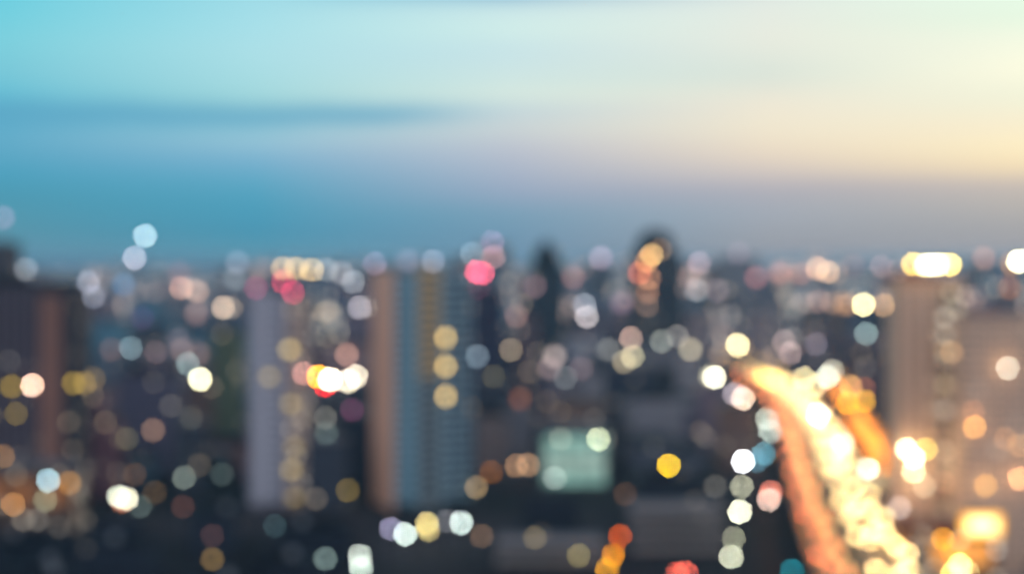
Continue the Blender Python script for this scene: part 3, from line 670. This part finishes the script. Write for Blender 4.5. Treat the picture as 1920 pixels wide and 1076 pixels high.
 (G_,1445,922,(245,150,130),.6,'salmon light left of the orange carriageway'),
 (G_,1442,936,(250,220,205),.8,'pinkish white light left of the orange carriageway'),
 (G_,1485,1068,(70,160,175),.45,'teal light at the bottom edge beside the orange carriageway'),
 (R,1383,647,(255,240,190),1.15,'crisp cream light above the motorway head'),
 (R,1393,650,(210,175,135),.3,'tan light half hidden by the crisp cream one'),
 (R,1340,707,(250,245,220),1.0,'cream white light left of the motorway head'),
 (R,1332,705,(215,210,185),.4,'pale light half hidden by the cream white one'),
 (R,1393,747,(250,222,198),.85,'peach cream light under the cream white one'),
 (R,1377,738,(200,188,195),.5,'lilac light half hidden by the peach cream one'),
 (D_,1432,706,(255,205,115),.9,'left orange yellow light at the motorway head'),
 (D_,1450,712,(255,200,115),.9,'right orange yellow light at the motorway head'),
 (D_,1508,708,(245,230,180),.8,'pale yellow light right of the motorway head'),
 (D_,1552,706,(235,240,220),.9,'pale green white light right of the motorway head'),
 (D_,1561,694,(210,205,185),.5,'dull cream light behind the pale green white one'),
 (D_,1530,722,(250,230,180),.7,'soft yellow light under the pale yellow one'),
 (D_,1596,725,(240,185,130),.6,'peach orange light above the orange ramp'),
 (D_,1620,728,(160,105,85),.35,'brown light right of the peach orange one'),
 (D_,1620,751,(240,185,90),.7,'golden light at the top of the orange ramp'),
 (D_,1590,755,(235,175,80),.6,'golden light left of the ramp top'),
 (R,1470,640,(190,168,165),.4,'soft pink light above the motorway'),
 (R,1482,662,(195,170,165),.4,'second soft pink light above the motorway'),
 (R,1450,672,(190,165,155),.35,'third soft pink light above the motorway'),
 (R,1530,645,(140,130,140),.3,'dim mauve light above the motorway'),
 (R,1350,668,(210,180,160),.4,'soft rosy light left of the crisp cream one'),
 (R,1311,493,(175,150,158),.4,'dim pink light right of the domed tower'),
 (R,1305,545,(165,170,175),.3,'dim grey light below the dim pink one'),
 (R,1345,545,(160,145,150),.3,'dim mauve light below the dim pink one'),
 (R,1385,475,(165,148,158),.22,'very faint pink light on the horizon'),
 (R,1418,520,(185,125,125),.35,'dim red light on the horizon'),
 (R,1462,512,(200,140,130),.35,'rosy light on the horizon after the dim red one'),
 (R,1500,514,(205,150,130),.35,'second rosy light on the horizon'),
 (R,1533,503,(230,185,150),.5,'left soft yellow light on the horizon'),
 (R,1552,510,(230,190,155),.5,'middle soft yellow light on the horizon'),
 (R,1574,512,(220,180,150),.4,'right soft yellow light on the horizon'),
 (R,1600,500,(190,155,150),.25,'faint peach light on the horizon left of the blazing row'),
 (R,1652,500,(185,150,148),.25,'faint rose light on the horizon left of the blazing row'),
 (FC,1712,495,(255,215,130),.85,'golden light at the left end of the blazing roof row'),
 (FC,1735,497,(255,240,185),1.3,'second light of the blazing roof row'),
 (FC,1748,496,(255,245,200),1.6,'third light of the blazing roof row'),
 (FC,1760,496,(255,240,185),1.2,'fourth light of the blazing roof row'),
 (FC,1781,496,(255,225,140),1.1,'last light of the blazing roof row'),
 (R,1845,484,(190,145,130),.4,'dim rosy light right of the blazing roof row'),
 (R,1897,495,(195,140,85),.45,'tan light left of the blazing one at the right edge'),
 (R,1910,490,(255,245,205),2.0,'blazing cream light cut by the right edge under the sky'),
 (R,1893,540,(180,115,75),.35,'orange brown light under the blazing one at the right edge'),
 (R,1535,565,(150,120,112),.4,'leftmost dull tan light of the tan row'),
 (R,1561,568,(155,125,105),.4,'second dull tan light of the tan row'),
 (R,1583,569,(190,145,105),.4,'third tan light of the tan row'),
 (R,1594,571,(175,135,105),.35,'fourth tan light of the tan row'),
 (R,1619,571,(255,240,185),1.3,'crisp bright cream light in the tan row'),
 (R,1656,572,(205,165,125),.5,'rightmost tan light of the tan row'),
 (R,1624,625,(155,175,172),.55,'crisp grey green light under the bright cream one'),
 (R,1587,640,(110,118,128),.25,'dim grey light left of the crisp grey green one'),
 (FC5,1890,690,(200,200,188),.6,'') if 0 else (FC,1890,690,(205,203,188),.55,'crisp pale grey light on the mauve slab at the right edge'),
 (FC,1785,660,(190,150,110),.3,'tan glow on the lit strip of the pinkish brown tower'),
 (FC,1827,800,(225,165,100),.5,'orange tan light at the left of the mauve slab'),
 (FC,1824,771,(170,120,95),.25,'dull brown light above the orange tan one'),
 (FC,1885,822,(185,140,105),.25,'dull tan light on the mauve slab'),
 (FC,1912,835,(190,150,110),.3,'dull tan light on the mauve slab near the edge'),
 (FC,1848,910,(200,155,95),.45,'tan light low on the mauve slab'),
 (FC,1912,897,(235,180,135),.6,'peach light low at the right edge'),
 (FC,1772,905,(150,110,90),.25,'dull brown light low on the pinkish brown tower'),
 (D_,1534,777,(255,250,225),2.6,'blazing white light over the motorway bend'),
 (D_,1580,831,(255,238,208),1.15,'crisp cream light between motorway and orange ramp'),
 (D_,1627,878,(245,245,220),1.2,'white light above the toll plaza canopy'),
 (G_,1700,842,(250,250,205),1.1,'upper yellow white light in the cluster left of the mauve slab'),
 (G_,1714,858,(250,250,205),1.1,'middle yellow white light in the cluster right of the ramp'),
 (G_,1713,884,(235,235,190),.7,'lower yellow white light in the cluster right of the ramp'),
 (G_,1736,842,(215,195,105),.5,'yellow light at the right of the cluster by the ramp'),
 (G_,1733,911,(185,175,150),.4,'dull cream light under the cluster by the ramp'),
 (G_,1654,965,(255,242,205),1.15,'crisp cream light below the toll plaza canopy'),
 (G_,1686,952,(190,182,178),.45,'grey light right of the crisp cream one below the canopy'),
 (G_,1680,1022,(250,228,160),.85,'yellow cream light near the bottom right of the motorway'),
 (G_,1800,1058,(255,225,150),1.2,'blazing amber light at the bottom edge under the signboard'),
 (G_,1816,1072,(255,235,170),1.5,'second blazing amber light at the bottom edge under the signboard'),
 (G_,1785,1074,(255,225,140),1.2,'third blazing amber light at the bottom edge under the signboard'),
 (G_,1768,1010,(235,165,50),.5,'amber light left of the signboard'),
]
hosts = []
def facing(o, p): o.rotation_euler.z = -math.atan2(p.x, p.y)
NOUN = []
allpts = []
bpy.context.view_layer.update(); DG = bpy.context.evaluated_depsgraph_get(); ORI = Vector((0, 0, CAMZ))
def front_of(px, py, Ymax):
    # a light that would stand behind one of the big buildings is fixed to that building's wall instead
    d = (W(px, py, 1000) - ORI).normalized(); ok, loc, nrm, idx, ob, mt = S.ray_cast(DG, ORI, d)
    if not ok or ob is None: return None
    q = ob
    while q.parent: q = q.parent
    if q.get('category') not in ('building', 'tower', 'car park', 'toll plaza') or loc.y > Ymax: return None
    return loc - d * 1.1
SOFT = random.Random(17)
for kd, px, py, rgb, g, lb in LAMPS:
    sz = SOFT.choice([1.0, 1.5, 2.2, 2.8]) if g < .5 else SOFT.uniform(.95, 1.25)
    Yw = {G_: 110 * F / max(1, py - HZ), D_: 96 * F / max(1, py - HZ), M_: 96 * F / max(1, py - HZ), 'mast': 0}.get(kd, (108 * F / (py - HZ) if 1330 < px < 1600 and 630 < py < 700 else Yroof(py)) if kd == R else 9e9)
    p = front_of(px, py, Yw)
    if p is not None and not (kd == FC and py < 500 and px > 1600): kd = FC
    elif kd == FC:
        p = W(px, py, 559.0) if px > 1600 else W(px, py, 1590.0)
    if kd in (G_, D_, M_):
        Y = (CAMZ - (10 if kd == G_ else 24)) * F / (py - HZ); p = W(px, py, Y); dp_ = 2.6 * min(sz, 1.6); zb = DZ if kd == D_ else 0
        glass = lampmat(rgb, g, dp_, Y); rad = dp_ * Y / 1422 / 2; h = p.z - zb
        r = thing('street_lamp', lb, 'street lamp', (p.x, p.y, zb)); facing(r, p)
        if px > 1640 and py > 820: lightpt(r, (0, -.5, h - rad - .5), 16000, (1, .38, .06))
        MB().cyl(0, .9 + rad, .2, 0, h + rad + .6, 8, .6).build('pole', STEEL, r)
        MB().box(-.12, .12, -rad * .6, .9 + rad, h + rad + .25, h + rad + .5).build('arm', STEEL, r)
        hd = MB().lathe([(rad * .9, h + rad * .55), (rad * .8, h + rad * .95), (.15, h + rad + .3)], 12).build('lamp_head', STEEL, r)
        MB().lathe([(rad * math.sin(a) + .01, h - rad * math.cos(a)) for a in [math.pi * q / 8 for q in range(0, 7)]], 12).build('lamp_glass', glass, hd)
    elif kd == FC:
        Y = p.y; dp_ = 2.8 * min(sz, 1.8); rad = dp_ * Y / 1422 / 2; glass = lampmat(rgb, g, dp_, Y)
        roofl = 480 < py < 500 and px > 1600
        r = thing('floodlight', lb, 'light', tuple(p)); facing(r, p)
        if roofl: MB().box(-.2, .2, rad * .5, rad * .9, -p.z + HM['H4_z'] if 0 else -(p.z - (CAMZ - (524 - HZ) / F * 560) - 1.4), -rad).box(-rad, rad, rad * .5, rad * .9, -rad, rad).build('bracket', STEEL, r)
        else: MB().box(-rad * .8, rad * .8, rad * .5, rad * .5 + 1.2, -rad * .8, rad * .8).build('bracket', STEEL, r)
        MB().lathe([(rad * .75, rad * .5), (rad, rad * .1), (rad * .8, -rad * .35), (rad * .3, -rad * .6)], 14, 'y').build('lens', glass, r)
        if px > 1600 and g >= .4: glow(r, (0, -5, 1), 400 if roofl else 750, (1, .66, .36))  # extra warm point light, added off the lamp to brighten the wall
    else:
        Y = (108 * F / (py - HZ) if 1330 < px < 1600 and 630 < py < 700 else Yroof(py)) if kd == R else (1500 if px > 100 else 870)
        p = W(px, py, Y); far = Y > 1250 and kd == R
        dp_ = (3.0 if far else 2.7) * sz; rad = dp_ * Y / 1422 / 2
        glass = lampmat(rgb, g, dp_ if not far else 2 * rad / Y * 1422, Y, 'sq' if far else 'round')
        if kd == 'mast':
            r = thing('light_mast', lb, 'mast', (p.x, p.y, 0)); MB().cyl(0, rad * 1.2, 1.1, 0, p.z + rad, 8, .35).build('pole', STEEL, r)
            hd = MB().box(-rad, rad, rad * .5, rad * .9, p.z - rad, p.z + rad).build('housing', STEEL, r)
            MB().lathe([(rad * .75, rad * .5), (rad, rad * .1), (rad * .8, -rad * .35), (rad * .3, -rad * .6)], 14, 'y', (0, 0, p.z)).build('lens', glass, hd)
            facing(r, p); allpts.append((px, py, Y, lb)); continue
        hst = None
        for q in hosts:
            if abs(q['px'] - px) < 34 and abs(q['py'] - py) < 16 : hst = q; break
        if hst is None: hst = dict(px=px, py=py, l=[]); hosts.append(hst)
        hst['l'].append((px, py, Y, p, rad, glass, far, lb))
        continue
    allpts.append((px, py, Y, lb))
HC = [('slate', (.07, .08, .11)), ('grey', (.26, .26, .29)), ('brown', (.24, .15, .12)), ('navy', (.04, .05, .09)), ('mauve', (.28, .21, .26)), ('blue grey', (.15, .21, .28)), ('pale grey', (.44, .43, .45))]
rh = random.Random(11)
for hst in hosts:
    L = hst['l']; Y = sum(q[2] for q in L) / len(L); xs = [q[3].x / q[2] * Y for q in L]
    zs = min(CAMZ - (q[1] - HZ) / F * Y - q[4] for q in L) - 2.0
    cx = (min(xs) + max(xs)) / 2; wd = max(xs) - min(xs) + rh.uniform(.018, .03) * Y
    cn, cc = rh.choice(HC); zs = max(6.0, zs)
    hst['b'] = (cx, Y, wd, zs, cn, cc)
    for px, py, _, p0, rad, glass, far, lb in L:
        p = W(px, py, Y)
        if far:
            r = thing('roof_sign', lb, 'lit sign', (p.x, p.y, zs + .5)); h = p.z - zs - .5
            for sx in (-.6, .6): MB().box(sx * rad - .2, sx * rad + .2, .1, .5, 0, h - rad * .9).build('leg', STEEL, r)
            fr = MB().box(-rad * 1.08, rad * 1.08, .1, .7, h - rad * 1.08, h + rad * 1.08).build('frame', STEEL, r)
            MB().box(-rad * .9, rad * .9, -.2, .1, h - rad * .9, h + rad * .9).build('panel', glass, fr)
        else:
            r = thing('floodlight', lb, 'light', (p.x, p.y, zs + .5)); h = p.z - zs - .5
            MB().cyl(0, rad * .8, .18, 0, h + rad, 8).build('mast', STEEL, r)
            hd = MB().lathe([(rad * .5, rad * .6), (rad * 1.1, rad * .35), (rad * 1.1, rad * .1)], 14, 'y', (0, 0, h)).build('housing', STEEL, r)
            MB().lathe([(rad * 1.02, rad * .1), (rad * .85, -rad * .35), (rad * .3, -rad * .6)], 14, 'y', (0, 0, h)).build('lens', glass, hd)
        allpts.append((px, py, Y, lb))
for i, hst in enumerate(hosts):
    cx, Y, wd, zs, cn, cc = hst['b']; dp = wd * .7
    lb0 = hst['l'][0][7]
    f = foot(cx, Y + dp / 2 - 2.5, wd, dp, 0, zs)
    bad = [a for a in allpts if f[0] < a[0] < f[1] and a[1] > f[2] + 2 and a[2] > Y + 3]
    if bad and Y < 1600: print('HOST BLOCKS', hst['px'], hst['py'], [(b[0], b[1]) for b in bad])
    building('apartment_block', 'TMP', cx, Y + dp / 2 - 2.5, wd, dp, zs, 0, fac(cc, .02, 1.6), rh, rh.choice(['block', 'stepped', 'block']) if len(hst['l']) == 1 and 0 else 'plain', CONC)
    BLD[-1][7]['label'] = '%s building carrying the %s' % (cn, ' '.join(lb0.split()[:11]))

# signboard, lower right
sb = thing('signboard', 'blazing rectangular signboard with amber border and white centre, lower right', 'signboard', ((1841 - 960) / F * 470, 470, 0))
zc = CAMZ - (984 - HZ) / F * 470
for x in (-4, 4): MB().box(x - .3, x + .3, .6, 1.2, 0, zc - 3).build('post', STEEL, sb)
fr = MB().box(-6.6, 6.6, .2, .8, zc - 3.6, zc + 3.6).build('frame', STEEL, sb)
MB().box(-6.4, 6.4, -.1, .2, zc - 3.4, zc + 3.4).build('border_panel', emit((1.0, .44, .04), 2.6), fr)
MB().box(-4.6, 4.6, -.3, -.1, zc - 2.2, zc + 2.0).build('centre_panel', emit(s2l((255, 225, 150)), 4.0), fr)

# ------------------------------------------------------------------ the rest of the city
ROADX = [(q.x, q.y) for q in ON]
def road_x(y):
    best = min(ROADX, key=lambda q: abs(q[1] - y)); return best[0] if abs(best[1] - y) < 30 else None
PAL = {0: [('slate', (.06, .09, .13)), ('blue grey', (.11, .19, .26)), ('dusky purple', (.17, .12, .19)), ('dark teal', (.05, .13, .16)), ('grey', (.19, .21, .24)), ('dark navy', (.03, .04, .07)), ('pale grey', (.44, .45, .50)), ('rose', (.36, .22, .24))],
       1: [('slate', (.08, .09, .12)), ('grey', (.2, .2, .23)), ('mauve', (.17, .14, .18)), ('navy', (.05, .06, .11)), ('stone', (.42, .38, .36)), ('brown', (.15, .10, .08)), ('pale grey', (.48, .47, .50)), ('rose', (.38, .25, .24)), ('black', (.025, .03, .05))],
       2: [('brown', (.2, .14, .12)), ('mauve', (.22, .17, .19)), ('warm grey', (.26, .23, .22)), ('plum', (.12, .09, .13)), ('tan', (.50, .34, .24)), ('slate', (.07, .06, .09)), ('cream', (.56, .46, .38)), ('rose', (.44, .27, .24))]}
rf = random.Random(21); placed = [(q[5], q[6], q[4]) for q in BLD]; NF = 0; FILL = []
GUARD = [(q, 912, 753) for q in range(1010, 1146, 12)] + [(q, 950, 681) for q in range(700, 890, 12)] + [(q, 940, 690) for q in range(460, 590, 12)] + [(q, 955, 620) for q in range(0, 145, 12)] + [(q, 1076, 585) for q in range(1190, 1360, 12)] + [(q, 1076, 545) for q in range(935, 1135, 12)]
Y = 468.0
while Y < 1900:
    X = -.38 * Y - 10; sp_ = .062 * Y
    while X < .38 * Y + 20:
        x = X + rf.uniform(-.2, .2) * sp_; y = Y + rf.uniform(-.25, .25) * sp_; X += sp_
        wd = rf.uniform(.5, .85) * sp_; dp = rf.uniform(.45, .8) * sp_; rz = rf.choice([-.12, .1, 0, .25, -.3])
        u = rf.random(); h = rf.uniform(6, 14) if u < .45 else rf.uniform(14, 28) if u < .85 else rf.uniform(30, 52)
        if Y < 620: h = min(h, 16)
        rad = math.hypot(wd, dp) / 2
        rx = road_x(y)
        if rx is not None and rx - 34 - rad < x < rx + 36 + rad: continue
        if any(math.hypot(x - a, y - b_) < (rad + c) * .85 for a, b_, c in placed): continue
        ok = False
        for _ in range(4):
            f = foot(x, y, wd, dp, rz, h + (dp * .3 if h < 9 else 4.8))
            blk = [a for a in allpts + GUARD if f[0] - 3 < a[0] < f[1] + 3 and a[1] > f[2] - 5 and a[2] > f[3]]
            rb = [1 for q in ON if (lambda s: f[0] < s[0] < f[1] and s[1] > f[2])(PX((q.x, q.y, DZ))) and q.y > y]
            if not blk and not rb and f[2] > 500: ok = True; break
            h *= .6
            if h < 5: break
        if not ok: continue
        px = PX((x, y, h))[0]; zone = 0 if px < 620 else 1 if px < 1300 else 2
        cn, cc = rf.choice(PAL[zone])
        if zone == 0 and y > 820 and rf.random() < .75: cn, cc = rf.choice([('teal', (.05, .20, .29)), ('deep teal', (.03, .12, .19)), ('pale teal', (.17, .33, .41))])  # distant haze tint put into the left filler walls
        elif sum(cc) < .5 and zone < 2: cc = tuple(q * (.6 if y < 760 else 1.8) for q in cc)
        if y < 640 and zone < 2: cn, cc = rf.choice([('black', (.008, .010, .018)), ('dark navy', (.012, .018, .036)), ('charcoal', (.018, .018, .022)), ('slate', (.035, .045, .07))])  # deep foreground shadow put into the near wall colours
        kd = 'house' if h < 9 else ('tower' if h > 30 else rf.choice(['block', 'stepped', 'block']))
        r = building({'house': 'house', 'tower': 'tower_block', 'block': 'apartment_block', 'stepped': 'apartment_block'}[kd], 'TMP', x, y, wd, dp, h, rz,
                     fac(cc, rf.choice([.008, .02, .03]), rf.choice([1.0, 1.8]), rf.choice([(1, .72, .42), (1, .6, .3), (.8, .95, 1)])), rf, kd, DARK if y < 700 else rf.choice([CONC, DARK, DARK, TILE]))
        placed.append((x, y, rad)); FILL.append((r, cn, kd, px, PX((x, y, h))[1], y, h)); NF += 1
    Y *= 1.062
for a in allpts:
    for q in BLD:
        if q[0] < a[0] < q[1] and a[1] > q[2] + 1 and a[2] > q[3] + 6 and not (q[7] in HM.values() and abs(a[2] - q[3]) < 8): print('OCC', a[:3], a[3], '| by', q[7]['label'], [round(w_) for w_ in q[:4]])
print('FILL', NF, 'HOSTS', len(hosts), 'LAMPS', len(allpts))
# labels: what they look like, then the nearest landmark they stand by
LM = [(60, 722, 'bright peach light'), (375, 711, 'cream white light'), (90, 900, 'pale blue white light'), (230, 932, 'large white oval light'), (380, 888, 'clear pale cyan light'), (287, 806, 'tan street light'), (418, 577, 'clear peach light'),
      (252, 484, 'pale lilac light'), (618, 711, 'blazing warm white light'), (520, 700, 'purple grey tower'), (675, 1055, 'white lights at the bottom edge'), (398, 1047, 'tan light by the bottom edge'), (652, 918, 'olive tan light'), (760, 1000, 'white light under the blue tower'), (865, 979, 'rightmost light under the blue tower'),
      (674, 577, 'crisp lilac grey light'), (893, 510, 'bright pink light'), (958, 656, 'crisp tan light'), (1024, 560, 'far pointed tower'), (1100, 594, 'grey white pair of lights'), (1232, 520, 'far domed tower'), (1075, 860, 'mint green building'), (1254, 873, 'golden yellow light'), (1003, 1008, 'crisp tan olive light'),
      (1150, 1040, 'orange lights at the bottom'), (1280, 1000, 'striped car park'), (1393, 864, 'top of the white lamp chain'), (1371, 1043, 'foot of the white lamp chain'), (1340, 707, 'cream white light by the motorway head'), (1383, 647, 'crisp cream light above the motorway'), (1183, 640, 'peach light over the cream pair'), (1090, 690, 'brownish grey light'),
      (1619, 571, 'crisp cream light in the tan row'), (1624, 625, 'crisp grey green light'), (1740, 600, 'pinkish brown tower'), (1900, 650, 'mauve slab'), (1707, 855, 'yellow white cluster'), (1654, 965, 'crisp cream light below the canopy'), (1840, 985, 'blazing signboard'), (1550, 508, 'soft yellow lights on the horizon'), (893, 913, 'tan ring light')]
SIZE = lambda h: 'squat' if h < 9 else 'low' if h < 15 else 'mid-height' if h < 28 else 'tall'
used = {}
pend = []
for r, cn, kd, px, py, y, h in FILL:
    lx, ly, ln = min(LM, key=lambda q: (q[0] - px) ** 2 + (q[1] - py) ** 2)
    dxx, dyy = px - lx, py - ly
    rel = ('right of' if dxx > 0 else 'left of') if abs(dxx) > abs(dyy) else ('below' if dyy > 0 else 'above')
    far_ = 'just ' if math.hypot(dxx, dyy) < 45 else 'well ' if math.hypot(dxx, dyy) > 110 else ''
    noun = {'house': 'gabled house', 'tower': 'podium tower', 'block': 'flat roofed block', 'stepped': 'stepped block'}[kd]
    pend.append((r, '%s %s %s %s%s the %s' % (SIZE(h), cn, noun, far_, rel, ln), px, y))
from collections import defaultdict
grp = defaultdict(list)
for q in pend: grp[q[1]].append(q)
ORD = ['nearest', 'second nearest', 'third nearest', 'fourth nearest', 'fifth nearest', 'sixth nearest', 'farthest']
for lb, L in grp.items():
    L.sort(key=lambda q: q[3])
    for i, q in enumerate(L):
        q[0]['label'] = lb if len(L) == 1 else ('%s, %s' % (lb, (['nearer one', 'farther one'] if len(L) == 2 else ORD)[i]))
        q[0]['group'] = 'buildings of the city in the middle distance'
# beyond about two kilometres the city reads as one mass
dm = MB(); rd_ = random.Random(5)
for i in range(3200):
    y = 2000 * (9 ** rd_.random()) if i % 3 else rd_.uniform(1950, 3600); x = rd_.uniform(-.42, .42) * y
    u = rd_.random(); h = rd_.uniform(8, 30) if u < .7 else rd_.uniform(30, 70) if u < .95 else rd_.uniform(70, 112 if y < 5000 else 150)
    wd = rd_.uniform(15, 40) * (1 + y / 6000); f = (x / y * F + 960, HZ + (CAMZ - h) / y * F)
    if any(abs(a[0] - f[0]) < wd / y * F * .5 + 4 and a[1] > f[1] - 4 and a[2] > y for a in allpts) : h = min(h, 10)
    dm.box(x - wd / 2, x + wd / 2, y, y + wd * .8, 0, h, rd_.choice([0, 0, 2, 3] if x < 0 else [0, 1, 1, 2, 3]))
dc = dm.build('distant_city', [fac((.13, .30, .42), .08, 6.0, ww=6, fh=5), fac((.40, .33, .32), .22, 6.0, (1, .45, .28), ww=6, fh=5), fac((.14, .16, .22), .06, 6.0, ww=6, fh=5), fac((.5, .45, .46), .2, 5.0, (1, .6, .45), ww=6, fh=5)])  # haze teal and peach horizon glow put into walls and lit windows
dc['kind'] = 'stuff'; dc['label'] = 'far off city fading into haze along the horizon'

# ------------------------------------------------------------------ haze
hz = MB().box(-16000, 16000, -1500, 24000, -2.0, 160.0)
m = bpy.data.materials.new('haze'); m.use_nodes = True; t = NT(m.node_tree); t.n.clear()
pv = t.new('ShaderNodeVolumePrincipled'); pv.inputs['Color'].default_value = (.50, .80, 1.0, 1); pv.inputs['Density'].default_value = SIG; pv.inputs['Anisotropy'].default_value = 0.45
o = t.new('ShaderNodeOutputMaterial'); t.l.new(pv.outputs[0], o.inputs['Volume'])
hz.build('haze', m)['kind'] = 'stuff'
